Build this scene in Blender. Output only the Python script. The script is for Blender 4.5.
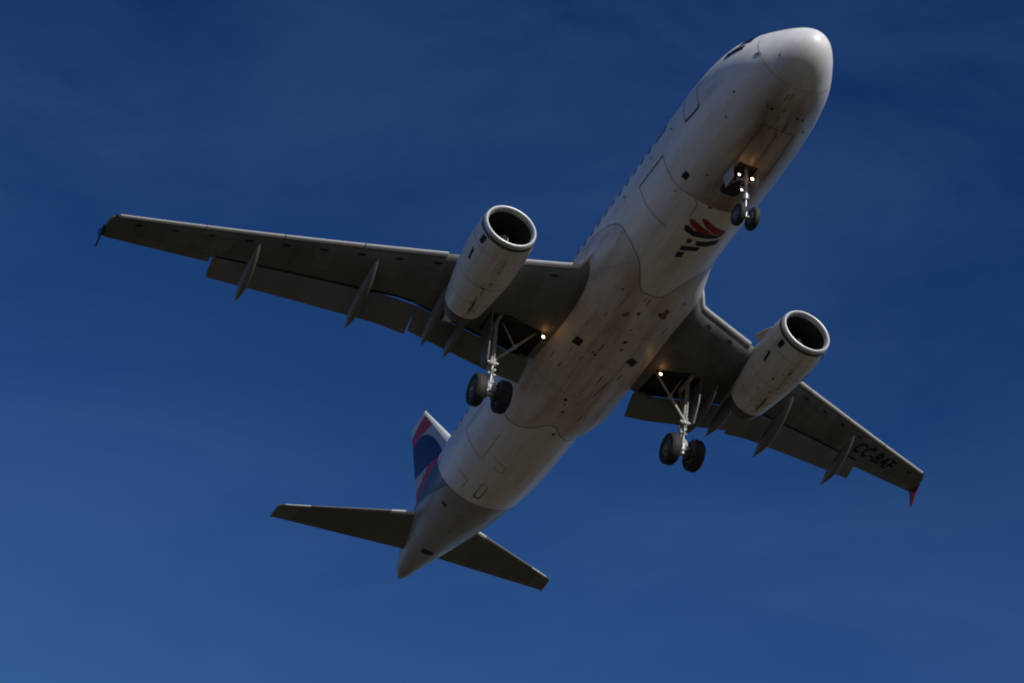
import bpy, bmesh, math, random
from mathutils import Vector, Matrix
random.seed(7)
R_ = math.radians
for o in list(bpy.data.objects):
    bpy.data.objects.remove(o)
SC = bpy.context.scene
COL = SC.collection

# ------------------------------------------------------------------ camera, light, exposure
# aircraft frame: x aft from the nose, y to starboard, z up (metres)
PITCH = R_(4.0)
CR = ((-0.41986285, -0.90753018, 0.01020676), (0.60038678, -0.28616356, -0.74675708), (0.68062538, -0.30740755, 0.66501856))
CPOS = Vector((-31.82953563, 24.51760321, -48.07959997))
Wrot = Matrix.Rotation(PITCH, 3, 'Y')            # raises the nose
CAMW = Vector((0, 0, 1.7))
AIR_LOC = CAMW - Wrot @ CPOS
cam = bpy.data.cameras.new('camera'); camo = bpy.data.objects.new('camera', cam); COL.objects.link(camo)
cam.sensor_width = 36; cam.lens = 1997.7 * 36 / 1024; cam.clip_end = 60000; cam.clip_start = .5
rt, dn, fw = [Wrot @ Vector(r) for r in CR]
m3 = Matrix((rt, -dn, -fw)).transposed()
q_ = m3.to_quaternion()
camo.rotation_mode = 'QUATERNION'; camo.rotation_quaternion = q_; camo.location = CAMW
SC.camera = camo

SUN = (Wrot @ Vector((-.90, -.17, .41))).normalized()
EL = math.asin(SUN.z); ROT = math.atan2(SUN.x, SUN.y)
SKYK = (.25, .282, .40)
w = bpy.data.worlds.new('World'); SC.world = w; w.use_nodes = True
nt = w.node_tree; N = nt.nodes; L = nt.links; N.clear()
out = N.new('ShaderNodeOutputWorld'); bg = N.new('ShaderNodeBackground'); bg.inputs['Strength'].default_value = .085
sky = N.new('ShaderNodeTexSky'); sky.sky_type = 'NISHITA'; sky.sun_disc = False
sky.sun_elevation = EL; sky.sun_rotation = ROT; sky.altitude = 400; sky.air_density = 1.0; sky.dust_density = .2; sky.ozone_density = 2.5
tc = N.new('ShaderNodeTexCoord'); mp = N.new('ShaderNodeMapping'); mp.inputs['Scale'].default_value = (1.5, 1.5, 4.5); mp.inputs['Rotation'].default_value = (.12, .08, .4)
nz = N.new('ShaderNodeTexNoise'); nz.inputs['Scale'].default_value = 2.4; nz.inputs['Detail'].default_value = 7; nz.inputs['Roughness'].default_value = .62; nz.inputs['Distortion'].default_value = .5
rp = N.new('ShaderNodeMapRange'); rp.inputs[1].default_value = .40; rp.inputs[2].default_value = .80; rp.inputs[4].default_value = .24
# deep, dense blue of the underexposed noon sky: a film-like curve per channel on the sky radiance
sp = N.new('ShaderNodeSeparateColor'); cb = N.new('ShaderNodeCombineColor'); L.new(sky.outputs[0], sp.inputs[0])
for i_, (p_, k_, mxv) in enumerate(((2.75, SKYK[0], 2.2), (1.95, SKYK[1], 3.3), (1.6, SKYK[2], 5.2))):
    a_ = N.new('ShaderNodeMath'); a_.operation = 'POWER'; a_.inputs[1].default_value = p_; L.new(sp.outputs[i_], a_.inputs[0])
    b_ = N.new('ShaderNodeMath'); b_.operation = 'MULTIPLY'; b_.inputs[1].default_value = k_; L.new(a_.outputs[0], b_.inputs[0])
    c_ = N.new('ShaderNodeMath'); c_.operation = 'MINIMUM'; c_.inputs[1].default_value = mxv; L.new(b_.outputs[0], c_.inputs[0]); L.new(c_.outputs[0], cb.inputs[i_])
mx = N.new('ShaderNodeMixRGB'); mx.inputs[2].default_value = (.85, 1.75, 3.9, 1)
L.new(tc.outputs['Generated'], mp.inputs[0]); L.new(mp.outputs[0], nz.inputs['Vector']); L.new(nz.outputs[0], rp.inputs[0])
L.new(rp.outputs[0], mx.inputs[0]); L.new(cb.outputs[0], mx.inputs[1])
L.new(mx.outputs[0], bg.inputs['Color']); L.new(bg.outputs[0], out.inputs['Surface'])
sl = bpy.data.lights.new('sun', 'SUN'); sl.energy = 4.0; sl.angle = R_(.53); sl.color = (1, .96, .9)
so = bpy.data.objects.new('sun', sl); COL.objects.link(so); so.rotation_mode = 'QUATERNION'; so.rotation_quaternion = SUN.to_track_quat('Z', 'Y')
vs = SC.view_settings; vs.view_transform = 'Standard'; vs.look = 'None'; vs.gamma = 1; vs.exposure = 0.0; vs.use_curve_mapping = False
SC.cycles.pixel_filter_type = 'BLACKMAN_HARRIS'; SC.cycles.filter_width = 2.0

# ------------------------------------------------------------------ materials
def nm(name):
    m = bpy.data.materials.new(name); m.use_nodes = True
    return m, m.node_tree.nodes, m.node_tree.links, m.node_tree.nodes['Principled BSDF']
def noise(N, L, scale, detail=5, rough=.6, vec=None, stretch=(1, 1, 1), off=(0, 0, 0), coord='Object'):
    tc = N.new('ShaderNodeTexCoord'); mp = N.new('ShaderNodeMapping'); mp.inputs['Scale'].default_value = stretch; mp.inputs['Location'].default_value = off
    n = N.new('ShaderNodeTexNoise'); n.inputs['Scale'].default_value = scale; n.inputs['Detail'].default_value = detail; n.inputs['Roughness'].default_value = rough
    L.new(tc.outputs[coord], mp.inputs[0]); L.new(mp.outputs[0], n.inputs['Vector']); return n.outputs[0]
def rng(N, L, s, a, b, c=0, d=1):
    r = N.new('ShaderNodeMapRange'); r.inputs[1].default_value = a; r.inputs[2].default_value = b; r.inputs[3].default_value = c; r.inputs[4].default_value = d
    L.new(s, r.inputs[0]); return r.outputs[0]
def mixc(N, L, f, a, b, mode='MIX'):
    m = N.new('ShaderNodeMixRGB'); m.blend_type = mode
    for s, i in ((f, 0), (a, 1), (b, 2)):
        if isinstance(s, (int, float)): m.inputs[i].default_value = s
        elif isinstance(s, tuple): m.inputs[i].default_value = (*s, 1)
        else: L.new(s, m.inputs[i])
    return m.outputs[0]
def math_(N, L, op, a, b=0.0):
    m = N.new('ShaderNodeMath'); m.operation = op
    for s, i in ((a, 0), (b, 1)):
        if isinstance(s, (int, float)): m.inputs[i].default_value = s
        else: L.new(s, m.inputs[i])
    return m.outputs[0]
def bump(N, L, b, s, st, dist=.01):
    n = N.new('ShaderNodeBump'); n.inputs['Strength'].default_value = st; n.inputs['Distance'].default_value = dist
    L.new(s, n.inputs['Height']); L.new(n.outputs[0], b.inputs['Normal'])
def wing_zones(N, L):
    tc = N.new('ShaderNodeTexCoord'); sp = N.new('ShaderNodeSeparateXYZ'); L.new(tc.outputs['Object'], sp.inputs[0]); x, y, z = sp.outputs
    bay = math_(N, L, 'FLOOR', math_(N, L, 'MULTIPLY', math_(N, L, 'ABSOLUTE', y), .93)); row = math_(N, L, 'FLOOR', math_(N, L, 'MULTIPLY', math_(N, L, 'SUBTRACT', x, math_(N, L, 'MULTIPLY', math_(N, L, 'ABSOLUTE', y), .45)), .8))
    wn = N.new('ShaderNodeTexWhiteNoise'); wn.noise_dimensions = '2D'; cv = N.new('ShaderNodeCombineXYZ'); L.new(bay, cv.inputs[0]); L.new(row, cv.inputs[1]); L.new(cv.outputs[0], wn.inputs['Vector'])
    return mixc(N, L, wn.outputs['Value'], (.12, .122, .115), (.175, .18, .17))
def painted(name, col, dirt=(.16, .11, .07), amount=.5, rough=.35, stretch=(.35, 2.2, 2.2), spots=.5, spec=.5, coat=0.0, zones=None):
    m, N, L, b = nm(name)
    a = noise(N, L, 1.4, 6, .62, stretch=stretch)
    c = noise(N, L, .55, 3, .5, off=(3, 1, 7))
    f = math_(N, L, 'MULTIPLY', rng(N, L, a, .42, .78), rng(N, L, c, .3, .7, .25, 1))
    base = col
    if zones: base = zones(N, L)
    k = mixc(N, L, math_(N, L, 'MULTIPLY', f, amount), base, dirt)
    v = noise(N, L, 9, 3, .5, off=(9, 2, 4)); sp = rng(N, L, v, .70, .74)
    k = mixc(N, L, math_(N, L, 'MULTIPLY', sp, spots), k, tuple(x * .35 for x in dirt))
    L.new(k, b.inputs['Base Color'])
    L.new(rng(N, L, a, .3, .8, rough - .06, rough + .2), b.inputs['Roughness'])
    b.inputs['Specular IOR Level'].default_value = spec
    b.inputs['Coat Weight'].default_value = coat; b.inputs['Coat Roughness'].default_value = .15
    return m
def plain(name, col, rough=.5, metal=0, emit=None, var=.25, scale=6):
    m, N, L, b = nm(name)
    a = noise(N, L, scale, 4)
    L.new(mixc(N, L, rng(N, L, a, .35, .75), col, tuple(x * (1 - var) for x in col)), b.inputs['Base Color'])
    b.inputs['Roughness'].default_value = rough; b.inputs['Metallic'].default_value = metal
    if emit: b.inputs['Emission Color'].default_value = (*emit[0], 1); b.inputs['Emission Strength'].default_value = emit[1]
    return m

WHITE = (.74, .74, .75)
NAVY = (.008, .009, .065)
def fus_zones(N, L):
    # white skin; bare grey paint under the tail cone, indigo sweep above it
    tc = N.new('ShaderNodeTexCoord'); sp = N.new('ShaderNodeSeparateXYZ'); L.new(tc.outputs['Object'], sp.inputs[0])
    x, y, z = sp.outputs
    line = math_(N, L, 'ADD', x, math_(N, L, 'MULTIPLY', z, -.30))     # edge leans aft with height
    tail = rng(N, L, line, 25.30, 25.34)
    sweep = math_(N, L, 'SUBTRACT', z, math_(N, L, 'MULTIPLY', math_(N, L, 'SUBTRACT', x, 25.2), .41))
    blue = math_(N, L, 'MULTIPLY', tail, rng(N, L, sweep, -.90, -.86))
    c = mixc(N, L, tail, WHITE, (.27, .27, .265))
    c = mixc(N, L, blue, c, NAVY)
    # greasy brown film under the nose, wiped clean behind the wheel bay
    g1 = math_(N, L, 'MULTIPLY', rng(N, L, x, 6.60, 6.66, 1, 0), rng(N, L, x, .5, 2.2))
    g2 = math_(N, L, 'MULTIPLY', rng(N, L, math_(N, L, 'ABSOLUTE', math_(N, L, 'ADD', y, .15)), .6, 1.5, 1, 0), rng(N, L, z, -.6, -1.2))
    gn = rng(N, L, noise(N, L, 1.3, 5, .6, stretch=(.5, 1.4, 1.4), off=(5, 5, 5)), .3, .7, .45, .95)
    c = mixc(N, L, math_(N, L, 'MULTIPLY', math_(N, L, 'MULTIPLY', g1, g2), gn), c, (.16, .115, .075))
    # faint frame and lap joints of the skin panels
    fr = math_(N, L, 'PINGPONG', math_(N, L, 'ADD', x, .37), 1.065)
    j = rng(N, L, fr, .0, .022, 1, 0)
    c = mixc(N, L, math_(N, L, 'MULTIPLY', j, .14), c, (.2, .2, .2))
    return c
def fair_zones(N, L):
    a = noise(N, L, .9, 5, .6, stretch=(.5, 1.2, 1.2), off=(2, 8, 3)); b = noise(N, L, 1.7, 5, .65, stretch=(.4, 1.3, 1.3), off=(12, 1, 6))
    c = mixc(N, L, rng(N, L, a, .45, .68, 0, .55), (.66, .64, .63), (.42, .31, .22))
    return mixc(N, L, rng(N, L, b, .5, .72, 0, .5), c, (.36, .27, .27))
M = {}
M['fus'] = painted('white_skin', WHITE, dirt=(.2, .13, .08), amount=.5, rough=.32, stretch=(.25, 1.6, 1.6), zones=fus_zones, spec=.5)
M['fair'] = painted('fairing_paint', (.62, .60, .58), dirt=(.15, .075, .045), amount=.7, rough=.40, stretch=(.16, 1.7, 1.7), spots=.35, zones=fair_zones)
M['cowl'] = painted('cowl_paint', (.68, .68, .67), dirt=(.12, .08, .05), amount=.6, rough=.36, stretch=(.25, 2.6, 2.6), spots=.6, spec=.4)
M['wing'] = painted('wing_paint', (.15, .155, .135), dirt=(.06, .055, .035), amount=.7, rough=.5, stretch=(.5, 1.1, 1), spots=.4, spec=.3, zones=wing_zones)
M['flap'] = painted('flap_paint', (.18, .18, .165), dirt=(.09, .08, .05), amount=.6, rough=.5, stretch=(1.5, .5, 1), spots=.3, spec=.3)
M['canoe'] = painted('track_fairing_paint', (.15, .15, .145), dirt=(.1, .09, .07), amount=.5, rough=.45, spots=.2)
M['slat'] = plain('bare_aluminium', (.66, .66, .66), .42, .15, var=.12)
M['lip'] = plain('polished_lip', (.55, .55, .57), .42, .45, var=.1)
M['dark'] = plain('dark_interior', (.012, .012, .012), .7)  # near-black openings; also paints the shade in gear bays and flap coves
M['seam'] = plain('seam_dark', (.13, .12, .11), .7)
M['seamsoft'] = plain('seam_soft', (.32, .30, .28), .7)
M['soot'] = plain('nozzle_metal', (.13, .12, .11), .5, .6)
M['glass'] = plain('window_glass', (.015, .018, .022), .08)
M['tyre'] = plain('tyre_rubber', (.022, .021, .021), .75, var=.4, scale=14)
M['rim'] = plain('wheel_rim', (.30, .30, .31), .45, .5)
M['leg'] = plain('gear_paint', (.50, .50, .49), .4, .1, var=.45, scale=9)
M['chrome'] = plain('chrome_piston', (.85, .85, .85), .12, 1)
M['faint'] = plain('seam_faint', (.42, .40, .37), .6)
M['blue'] = plain('indigo_paint', NAVY, .35, var=.15)
M['logoblue'] = plain('emblem_indigo', (.012, .012, .03), .5, var=.15)
M['red'] = plain('red_paint', (.30, .015, .03), .38, var=.12)
M['logored'] = plain('emblem_red', (.30, .015, .03), .5, var=.15)
M['white'] = plain('white_paint', (.74, .74, .72), .35, var=.06)
M['stain'] = plain('oil_stain', (.20, .14, .10), .6, var=.5, scale=9)
M['rust'] = plain('red_brown_stain', (.20, .09, .07), .6, var=.4)
M['letter'] = plain('black_letters', (.015, .015, .015), .6)
M['letter'].node_tree.nodes['Principled BSDF'].inputs['Specular IOR Level'].default_value = .05
M['lamp'] = plain('lamp_on', (1, .95, .85), .3, emit=((1, .82, .58), 5))
M['redlens'] = plain('red_lens', (.4, .02, .01), .2)
M['bladem'] = plain('fan_blade', (.06, .06, .065), .4, .6)

# ------------------------------------------------------------------ mesh helpers
class MB:
    def __init__(s): s.v = []; s.f = []; s.mi = []; s.k = 0
    def add(s, vs, fs):
        o = len(s.v); s.v += [tuple(v) for v in vs]; s.f += [tuple(i + o for i in f) for f in fs]; s.mi += [s.k] * len(fs); return s
    def grid(s, rows, closed=False, caps=False):
        n = len(rows[0]); fs = []
        for i in range(len(rows) - 1):
            for j in range(n if closed else n - 1):
                a = i * n + j; b = i * n + (j + 1) % n
                fs.append((a, b, b + n, a + n))
        if caps: fs.append(tuple(range(n))[::-1]); fs.append(tuple((len(rows) - 1) * n + j for j in range(n)))
        return s.add([v for r in rows for v in r], fs)
    def tube(s, p, q, r, r2=None, n=14, caps=True):
        p = Vector(p); q = Vector(q); r2 = r if r2 is None else r2; d = (q - p).normalized()
        u = d.orthogonal().normalized(); w_ = d.cross(u)
        rows = [[c + (u * math.cos(2 * math.pi * k / n) + w_ * math.sin(2 * math.pi * k / n)) * rr for k in range(n)] for c, rr in ((p, r), (q, r2))]
        return s.grid(rows, True, caps)
    def path(s, pts, r, n=8):
        for a, b in zip(pts, pts[1:]): s.tube(a, b, r, n=n)
        return s
    def lathe(s, c, ax, prof, n=40, caps=False):
        c = Vector(c); ax = Vector(ax).normalized(); u = ax.orthogonal().normalized(); w_ = ax.cross(u)
        rows = [[c + ax * a + (u * math.cos(2 * math.pi * k / n) + w_ * math.sin(2 * math.pi * k / n)) * r for k in range(n)] for a, r in prof]
        return s.grid(rows, True, caps)
    def box(s, c, ax, ay, az):
        c, ax, ay, az = map(Vector, (c, ax, ay, az))
        v = [c + ax * i + ay * j + az * k for i in (-1, 1) for j in (-1, 1) for k in (-1, 1)]
        return s.add(v, [(0, 1, 3, 2), (4, 6, 7, 5), (0, 4, 5, 1), (2, 3, 7, 6), (0, 2, 6, 4), (1, 5, 7, 3)])
    def slab(s, pts, n, t):      # polygon pts extruded along n by t
        n = Vector(n).normalized(); a = [Vector(p) - n * t / 2 for p in pts]; b = [Vector(p) + n * t / 2 for p in pts]; k = len(pts)
        return s.add(a + b, [tuple(range(k))[::-1], tuple(range(k, 2 * k))] + [(i, (i + 1) % k, (i + 1) % k + k, i + k) for i in range(k)])
    def obj(s, name, mats, parent=None, smooth=35, normals=True):
        me = bpy.data.meshes.new(name); me.from_pydata(s.v, [], s.f)
        if not isinstance(mats, (list, tuple)): mats = [mats]
        for m in mats: me.materials.append(m)
        for p, k in zip(me.polygons, s.mi): p.material_index = k
        me.update()
        if normals:
            bm = bmesh.new(); bm.from_mesh(me); bmesh.ops.remove_doubles(bm, verts=bm.verts, dist=1e-5); bmesh.ops.recalc_face_normals(bm, faces=bm.faces); bm.to_mesh(me); bm.free()
        if smooth:
            for p in me.polygons: p.use_smooth = True
            me.set_sharp_from_angle(angle=R_(smooth))
        o = bpy.data.objects.new(name, me); COL.objects.link(o)
        if parent: o.parent = parent
        return o
def label(o, t): o['label'] = t; return o

# ------------------------------------------------------------------ ground
def ground():
    m, N, L, b = nm('dry_grassland')
    a = noise(N, L, .012, 6, .6); c = noise(N, L, .6, 6, .7)
    k = mixc(N, L, rng(N, L, a, .38, .62), (.100, .074, .045), (.058, .052, .030))
    k = mixc(N, L, rng(N, L, c, .3, .8, 0, .5), k, (.125, .095, .062))
    L.new(k, b.inputs['Base Color']); b.inputs['Roughness'].default_value = .95; b.inputs['Specular IOR Level'].default_value = .1
    bump(N, L, b, c, .6, .1)
    mb = MB(); n = 40; S = 20000.
    rs = [0, 60, 200, 600, 1800, 6000, S]
    rows = [[(r * math.cos(2 * math.pi * k / 48), r * math.sin(2 * math.pi * k / 48), (0 if r < 1000 else 6 * math.sin(k * 1.7) * r / S)) for k in range(48)] for r in rs[1:]]
    mb.grid(rows, True); mb.add([(*p[:2], 0) for p in rows[0]], [tuple(range(48))])
    o = mb.obj('ground', m, smooth=60); o['kind'] = 'structure'; o['label'] = 'dry grassland under the flight path'
    for p in o.data.polygons:
        pass
    return o
ground()

# ------------------------------------------------------------------ the aircraft
air = bpy.data.objects.new('airliner', None); COL.objects.link(air)
air.location = AIR_LOC; air.rotation_mode = 'XYZ'; air.rotation_euler = Wrot.to_euler()
air['label'] = 'white twin-engine passenger jet flying overhead with its landing gear down'
air['category'] = 'airplane'
air.empty_display_size = 2

ST = [(0, -.62, -.62, 0), (.03, -.43, -.81, .19), (.1, -.27, -.96, .345), (.3, .0, -1.17, .585), (.6, .28, -1.35, .82), (1., .60, -1.51, 1.07), (1.5, .97, -1.67, 1.34), (2., 1.31, -1.78, 1.55), (2.5, 1.59, -1.87, 1.69), (3., 1.78, -1.94, 1.79), (3.5, 1.90, -2., 1.86), (4, 1.98, -2.03, 1.91), (5, 2.05, -2.06, 1.96), (6, 2.07, -2.07, 1.975),
      (20.5, 2.07, -2.07, 1.975), (22., 2.07, -2.03, 1.96), (23.5, 2.07, -1.91, 1.92), (25, 2.06, -1.68, 1.82), (26.5, 2.03, -1.37, 1.65), (28, 1.97, -1.01, 1.44), (29.5, 1.85, -.61, 1.18), (31, 1.66, -.19, .89), (32., 1.47, .08, .68), (32.85, 1.16, .30, .45), (33.38, .93, .43, .29), (33.52, .84, .50, .2)]
def U(x): return math.sqrt(x + 1e-9) if x < 1 else 1 + (x - 1) * .5
_us = [U(s[0]) for s in ST]
def _mk(j):
    y = [s[j] for s in ST]; n = len(y)
    d = [(y[i + 1] - y[i]) / (_us[i + 1] - _us[i]) for i in range(n - 1)]
    m = [d[0]] + [0 if d[i - 1] * d[i] <= 0 else 2 * d[i - 1] * d[i] / (d[i - 1] + d[i]) for i in range(1, n - 1)] + [d[-1]]
    def f(x):
        u = U(max(0, min(x, ST[-1][0]))); i = 0
        while i < n - 2 and u > _us[i + 1]: i += 1
        h = _us[i + 1] - _us[i]; t = (u - _us[i]) / h
        return (2 * t**3 - 3 * t * t + 1) * y[i] + (t**3 - 2 * t * t + t) * h * m[i] + (-2 * t**3 + 3 * t * t) * y[i + 1] + (t**3 - t * t) * h * m[i + 1]
    return f
ztop, zbot, hw = _mk(1), _mk(2), _mk(3)
def fus(x, th, off=0):
    zc = (ztop(x) + zbot(x)) / 2; h = (ztop(x) - zbot(x)) / 2; w_ = hw(x)
    return (x, (w_ + off) * math.sin(th), zc - (h + off) * math.cos(th))
def lerp_tab(tab, a):
    a = abs(a)
    for (p, v), (q, u) in zip(tab, tab[1:]):
        if a <= q:
            t = (a - p) / (q - p); t = t * t * (3 - 2 * t); return v + (u - v) * t
    return tab[-1][1]
FF = [(0, 11.12), (12, 11.05), (28, 10.15), (40, 9.84), (55, 9.68), (70, 9.78), (86, 10.6), (96, 11.3)]
FR = [(0, 18.78), (20, 19.42), (35, 19.70), (47, 19.72), (75, 19.4), (96, 18.9)]
def cat_tab(tab, a):
    a = abs(a); n = len(tab)
    for i in range(n - 1):
        (p, v), (q, u) = tab[i], tab[i + 1]
        if a <= q:
            v0 = tab[i - 1] if i else (-tab[1][0], tab[1][1]); u1 = tab[i + 2] if i + 2 < n else (2 * q - p, 2 * u - v)
            m0 = (u - v0[1]) / (q - v0[0]) * (q - p); m1 = (u1[1] - v) / (u1[0] - p) * (q - p); t = (a - p) / (q - p)
            return (2*t**3-3*t*t+1)*v + (t**3-2*t*t+t)*m0 + (-2*t**3+3*t*t)*u + (t**3-t*t)*m1
    return tab[-1][1]
def sm(t): t = max(0, min(1, t)); return t * t * (3 - 2 * t)
def fair(x, thd, off=0):
    a = abs(thd); f0 = cat_tab(FF, a); r0 = cat_tab(FR, a)
    A = lerp_tab([(0, .80), (30, .95), (55, 1.25), (75, 1.05), (96, .35)], a)
    b = .33 * A * sm((x - f0) / 2.0) * sm((r0 - x) / 1.7) ** .45
    return fus(x, R_(thd), b + .012 + off)
def fuse(x, thd, off=0): return fus(x, R_(thd), off)

XT = [1, 2.5, 5, 7.5, 10, 14, 18, 21, 24, 27, 30]; AT = [-30, 0, 30, 60, 80]
DXT = [[.09, .01, -.03, -.07, -.1], [.14, .03, -.02, -.07, -.11], [.2, .06, 0, -.05, -.1], [.21, .08, .02, -.03, -.08], [.2, .09, .04, -.01, -.06], [.17, .09, .05, .01, -.03], [.12, .07, .04, .01, -.02], [.07, .05, .03, .01, -.02], [.02, 0, 0, -.01, -.03], [-.15, -.07, -.05, -.05, -.05], [-.3, -.16, -.12, -.1, -.08]]
DAT = [[-13.7, -9.1, -7.8, -7.6, -8.6], [-9.9, -5.8, -4.8, -4.8, -5.4], [-9.1, -4.4, -3.5, -3.7, -4.7], [-7.8, -3.8, -3.1, -3.3, -4.3], [-6.6, -3.2, -2.6, -2.7, -3.6], [-4.5, -2.4, -1.9, -2., -2.7], [-2.7, -1.5, -1.2, -1.2, -1.7], [-1.5, -.8, -.6, -.7, -.9], [-.5, -.2, -.2, -.1, -.3], [3.1, 1.1, .6, .4, .6], [9.4, 3.5, 2., 1.6, 1.8]]
def bil(T, x, a):
    def idx(t, v):
        v = max(t[0], min(t[-1], v)); i = 0
        while i < len(t) - 2 and v > t[i + 1]: i += 1
        return i, (v - t[i]) / (t[i + 1] - t[i])
    i, u = idx(XT, x); j, v = idx(AT, a)
    return (T[i][j] * (1 - v) + T[i][j + 1] * v) * (1 - u) + (T[i + 1][j] * (1 - v) + T[i + 1][j + 1] * v) * u
def fum(x, a, off=0): return fuse(x + bil(DXT, x, a), a + bil(DAT, x, a), off)
def fam(x, a, off=0): return fair(x - .27 + bil(DXT, x, a), a + 3 - a * .1 + bil(DAT, x, a), off)
def decal(name, poly, mat, parent, surf=fum, off=.006, maxlen=.12):
    bm = bmesh.new(); k = 1.95 * math.pi / 180
    vs = [bm.verts.new((p[0], p[1] * k, 0)) for p in poly]; bm.faces.new(vs)
    bmesh.ops.triangulate(bm, faces=bm.faces)
    for _ in range(5):
        es = [e for e in bm.edges if e.calc_length() > maxlen]
        if not es: break
        bmesh.ops.subdivide_edges(bm, edges=es, cuts=1); bmesh.ops.triangulate(bm, faces=[f for f in bm.faces if len(f.verts) > 3])
    for v in bm.verts: v.co = surf(v.co.x, v.co.y / k, off)
    me = bpy.data.meshes.new(name); bm.to_mesh(me); bm.free(); me.materials.append(mat)
    o = bpy.data.objects.new(name, me); COL.objects.link(o); o.parent = parent
    for p in me.polygons: p.use_smooth = True
    return o
def strip_rows(pts, wd, surf, off):
    k = 1.95 * math.pi / 180; P = []
    for a, b in zip(pts, pts[1:]):
        n = max(1, int(math.hypot(b[0] - a[0], (b[1] - a[1]) * k) / .12))
        P += [(a[0] + (b[0] - a[0]) * i / n, a[1] + (b[1] - a[1]) * i / n) for i in range(n)]
    P.append(pts[-1]); rows = []
    for i, p in enumerate(P):
        a = P[max(0, i - 1)]; b = P[min(len(P) - 1, i + 1)]
        d = Vector((b[0] - a[0], (b[1] - a[1]) * k)); d = d.normalized() if d.length > 1e-9 else Vector((1, 0)); nn = Vector((-d.y, d.x)) * wd / 2
        rows.append([surf(p[0] + s * nn.x, p[1] + s * nn.y / k, off) for s in (-1, 1)])
    return rows
def strips(name, lines, mat, parent, surf=fum, wd=.03, off=.008):
    mb = MB()
    for l in lines: mb.grid(strip_rows(l, wd, surf, off))
    return mb.obj(name, mat, parent, normals=False)

# fuselage shell
xs = [0, .004, .012, .03, .06, .1, .15, .22, .3, .4, .5, .62, .75, .9, 1.05, 1.2, 1.35] + [1.5 + .15 * i for i in range(30)]
xs += [6 + .5 * i for i in range(29)] + [20.5 + .3 * i for i in range(43)] + [33.38, 33.47, 33.52]
NT = 96
mb = MB(); mb.grid([[fus(x, 2 * math.pi * k / NT) for k in range(NT)] for x in xs], True)
mb.add([fus(33.52, 2 * math.pi * k / NT) for k in range(NT)], [tuple(range(NT))])
F = mb.obj('fuselage', M['fus'], air, smooth=50)
mb = MB(); e = Vector(fus(33.52, 0)); c0 = Vector((33.525, 0, .67))
mb.tube(c0 - Vector((.12, 0, 0)), c0 + Vector((.10, 0, .0)), .165, .15, 20); mb.obj('exhaust_outlet', M['dark'], F)

# cockpit and cabin windows
def wf(x, z, s, off=.006):   # fuselage skin point at height z on side s
    zc = (ztop(x) + zbot(x)) / 2; h = (ztop(x) - zbot(x)) / 2
    return math.degrees(math.acos(max(-1, min(1, (zc - z) / h)))) * s
for s in (1, -1):
    for q in ([(1.55, .60, ), (2.02, .95), (2.10, .62), (1.72, .42)],):
        pass
    quads = [[(1.50, 176), (1.55, 143), (1.98, 140), (2.18, 176)], [(1.60, 139), (1.74, 113), (2.26, 115), (2.05, 136)], [(1.90, 110), (1.98, 103), (2.80, 104), (2.72, 113), (2.36, 114)]]
    for q in quads:
        decal('cockpit_window', [(x, a * s) for x, a in q], M['glass'], F, surf=fuse, off=.008, maxlen=.1)
    xw = 6.55
    for k in range(33):
        x = 6.35 + .533 * k
        if abs(x - 15.2) < .0: continue
        pts = [(x + .125 * math.cos(t) * (1 if abs(math.cos(t)) < .9 else 1), wf(x, .60, 1) + 5.2 * math.sin(t)) for t in [i * math.pi / 6 for i in range(12)]]
        decal('cabin_window', [(a, b * s) for a, b in pts], M['glass'], F, surf=fuse, off=.006, maxlen=.3)
    # forward and rear passenger doors
    def rect(x0, x1, a0, a1): return [(x0, a0 * s), (x1, a0 * s), (x1, a1 * s), (x0, a1 * s), (x0, a0 * s)]
    label(strips('passenger_door', [rect(4.28, 5.09, 82, 135)], M['seamsoft'], F, wd=.03), 'door outline in the white skin behind the cockpit')
    strips('door_gap_shadow', [[(4.26, 84 * s), (4.32, 81.6 * s), (4.62, 81.2 * s), (5.12, 83.0 * s)]], M['seam'], F, wd=.085, off=.012)  # thick dark line painting the door gap and the shadow at its sill
    strips('passenger_door', [rect(25.0, 25.8, 88, 140)], M['seamsoft'], F, surf=fuse, wd=.03)
    strips('emergency_exit', [rect(13.0, 13.52, 92, 125)], M['seamsoft'], F, surf=fuse, wd=.025)
strips('cargo_door', [[(6.58, 80), (8.22, 81.2)], [(8.22, 81), (8.25, 60), (8.2, 31)], [(6.62, 80), (6.7, 55), (6.7, 42), (6.56, 28), (6.75, 21), (7.34, 20)]], M['seamsoft'], F, wd=.03)
strips('cargo_door', [[(20.6, 80), (22.3, 80), (22.3, 40), (20.6, 40)]], M['seamsoft'], F, surf=fuse, wd=.025)
strips('door_hinge', [[(6.61, 80), (8.22, 81.4)]], M['seam'], F, wd=.05, off=.01)
strips('radome_joint', [[(1.42, a) for a in range(-180, 181, 6)]], M['faint'], F, surf=fuse, wd=.02)
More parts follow.
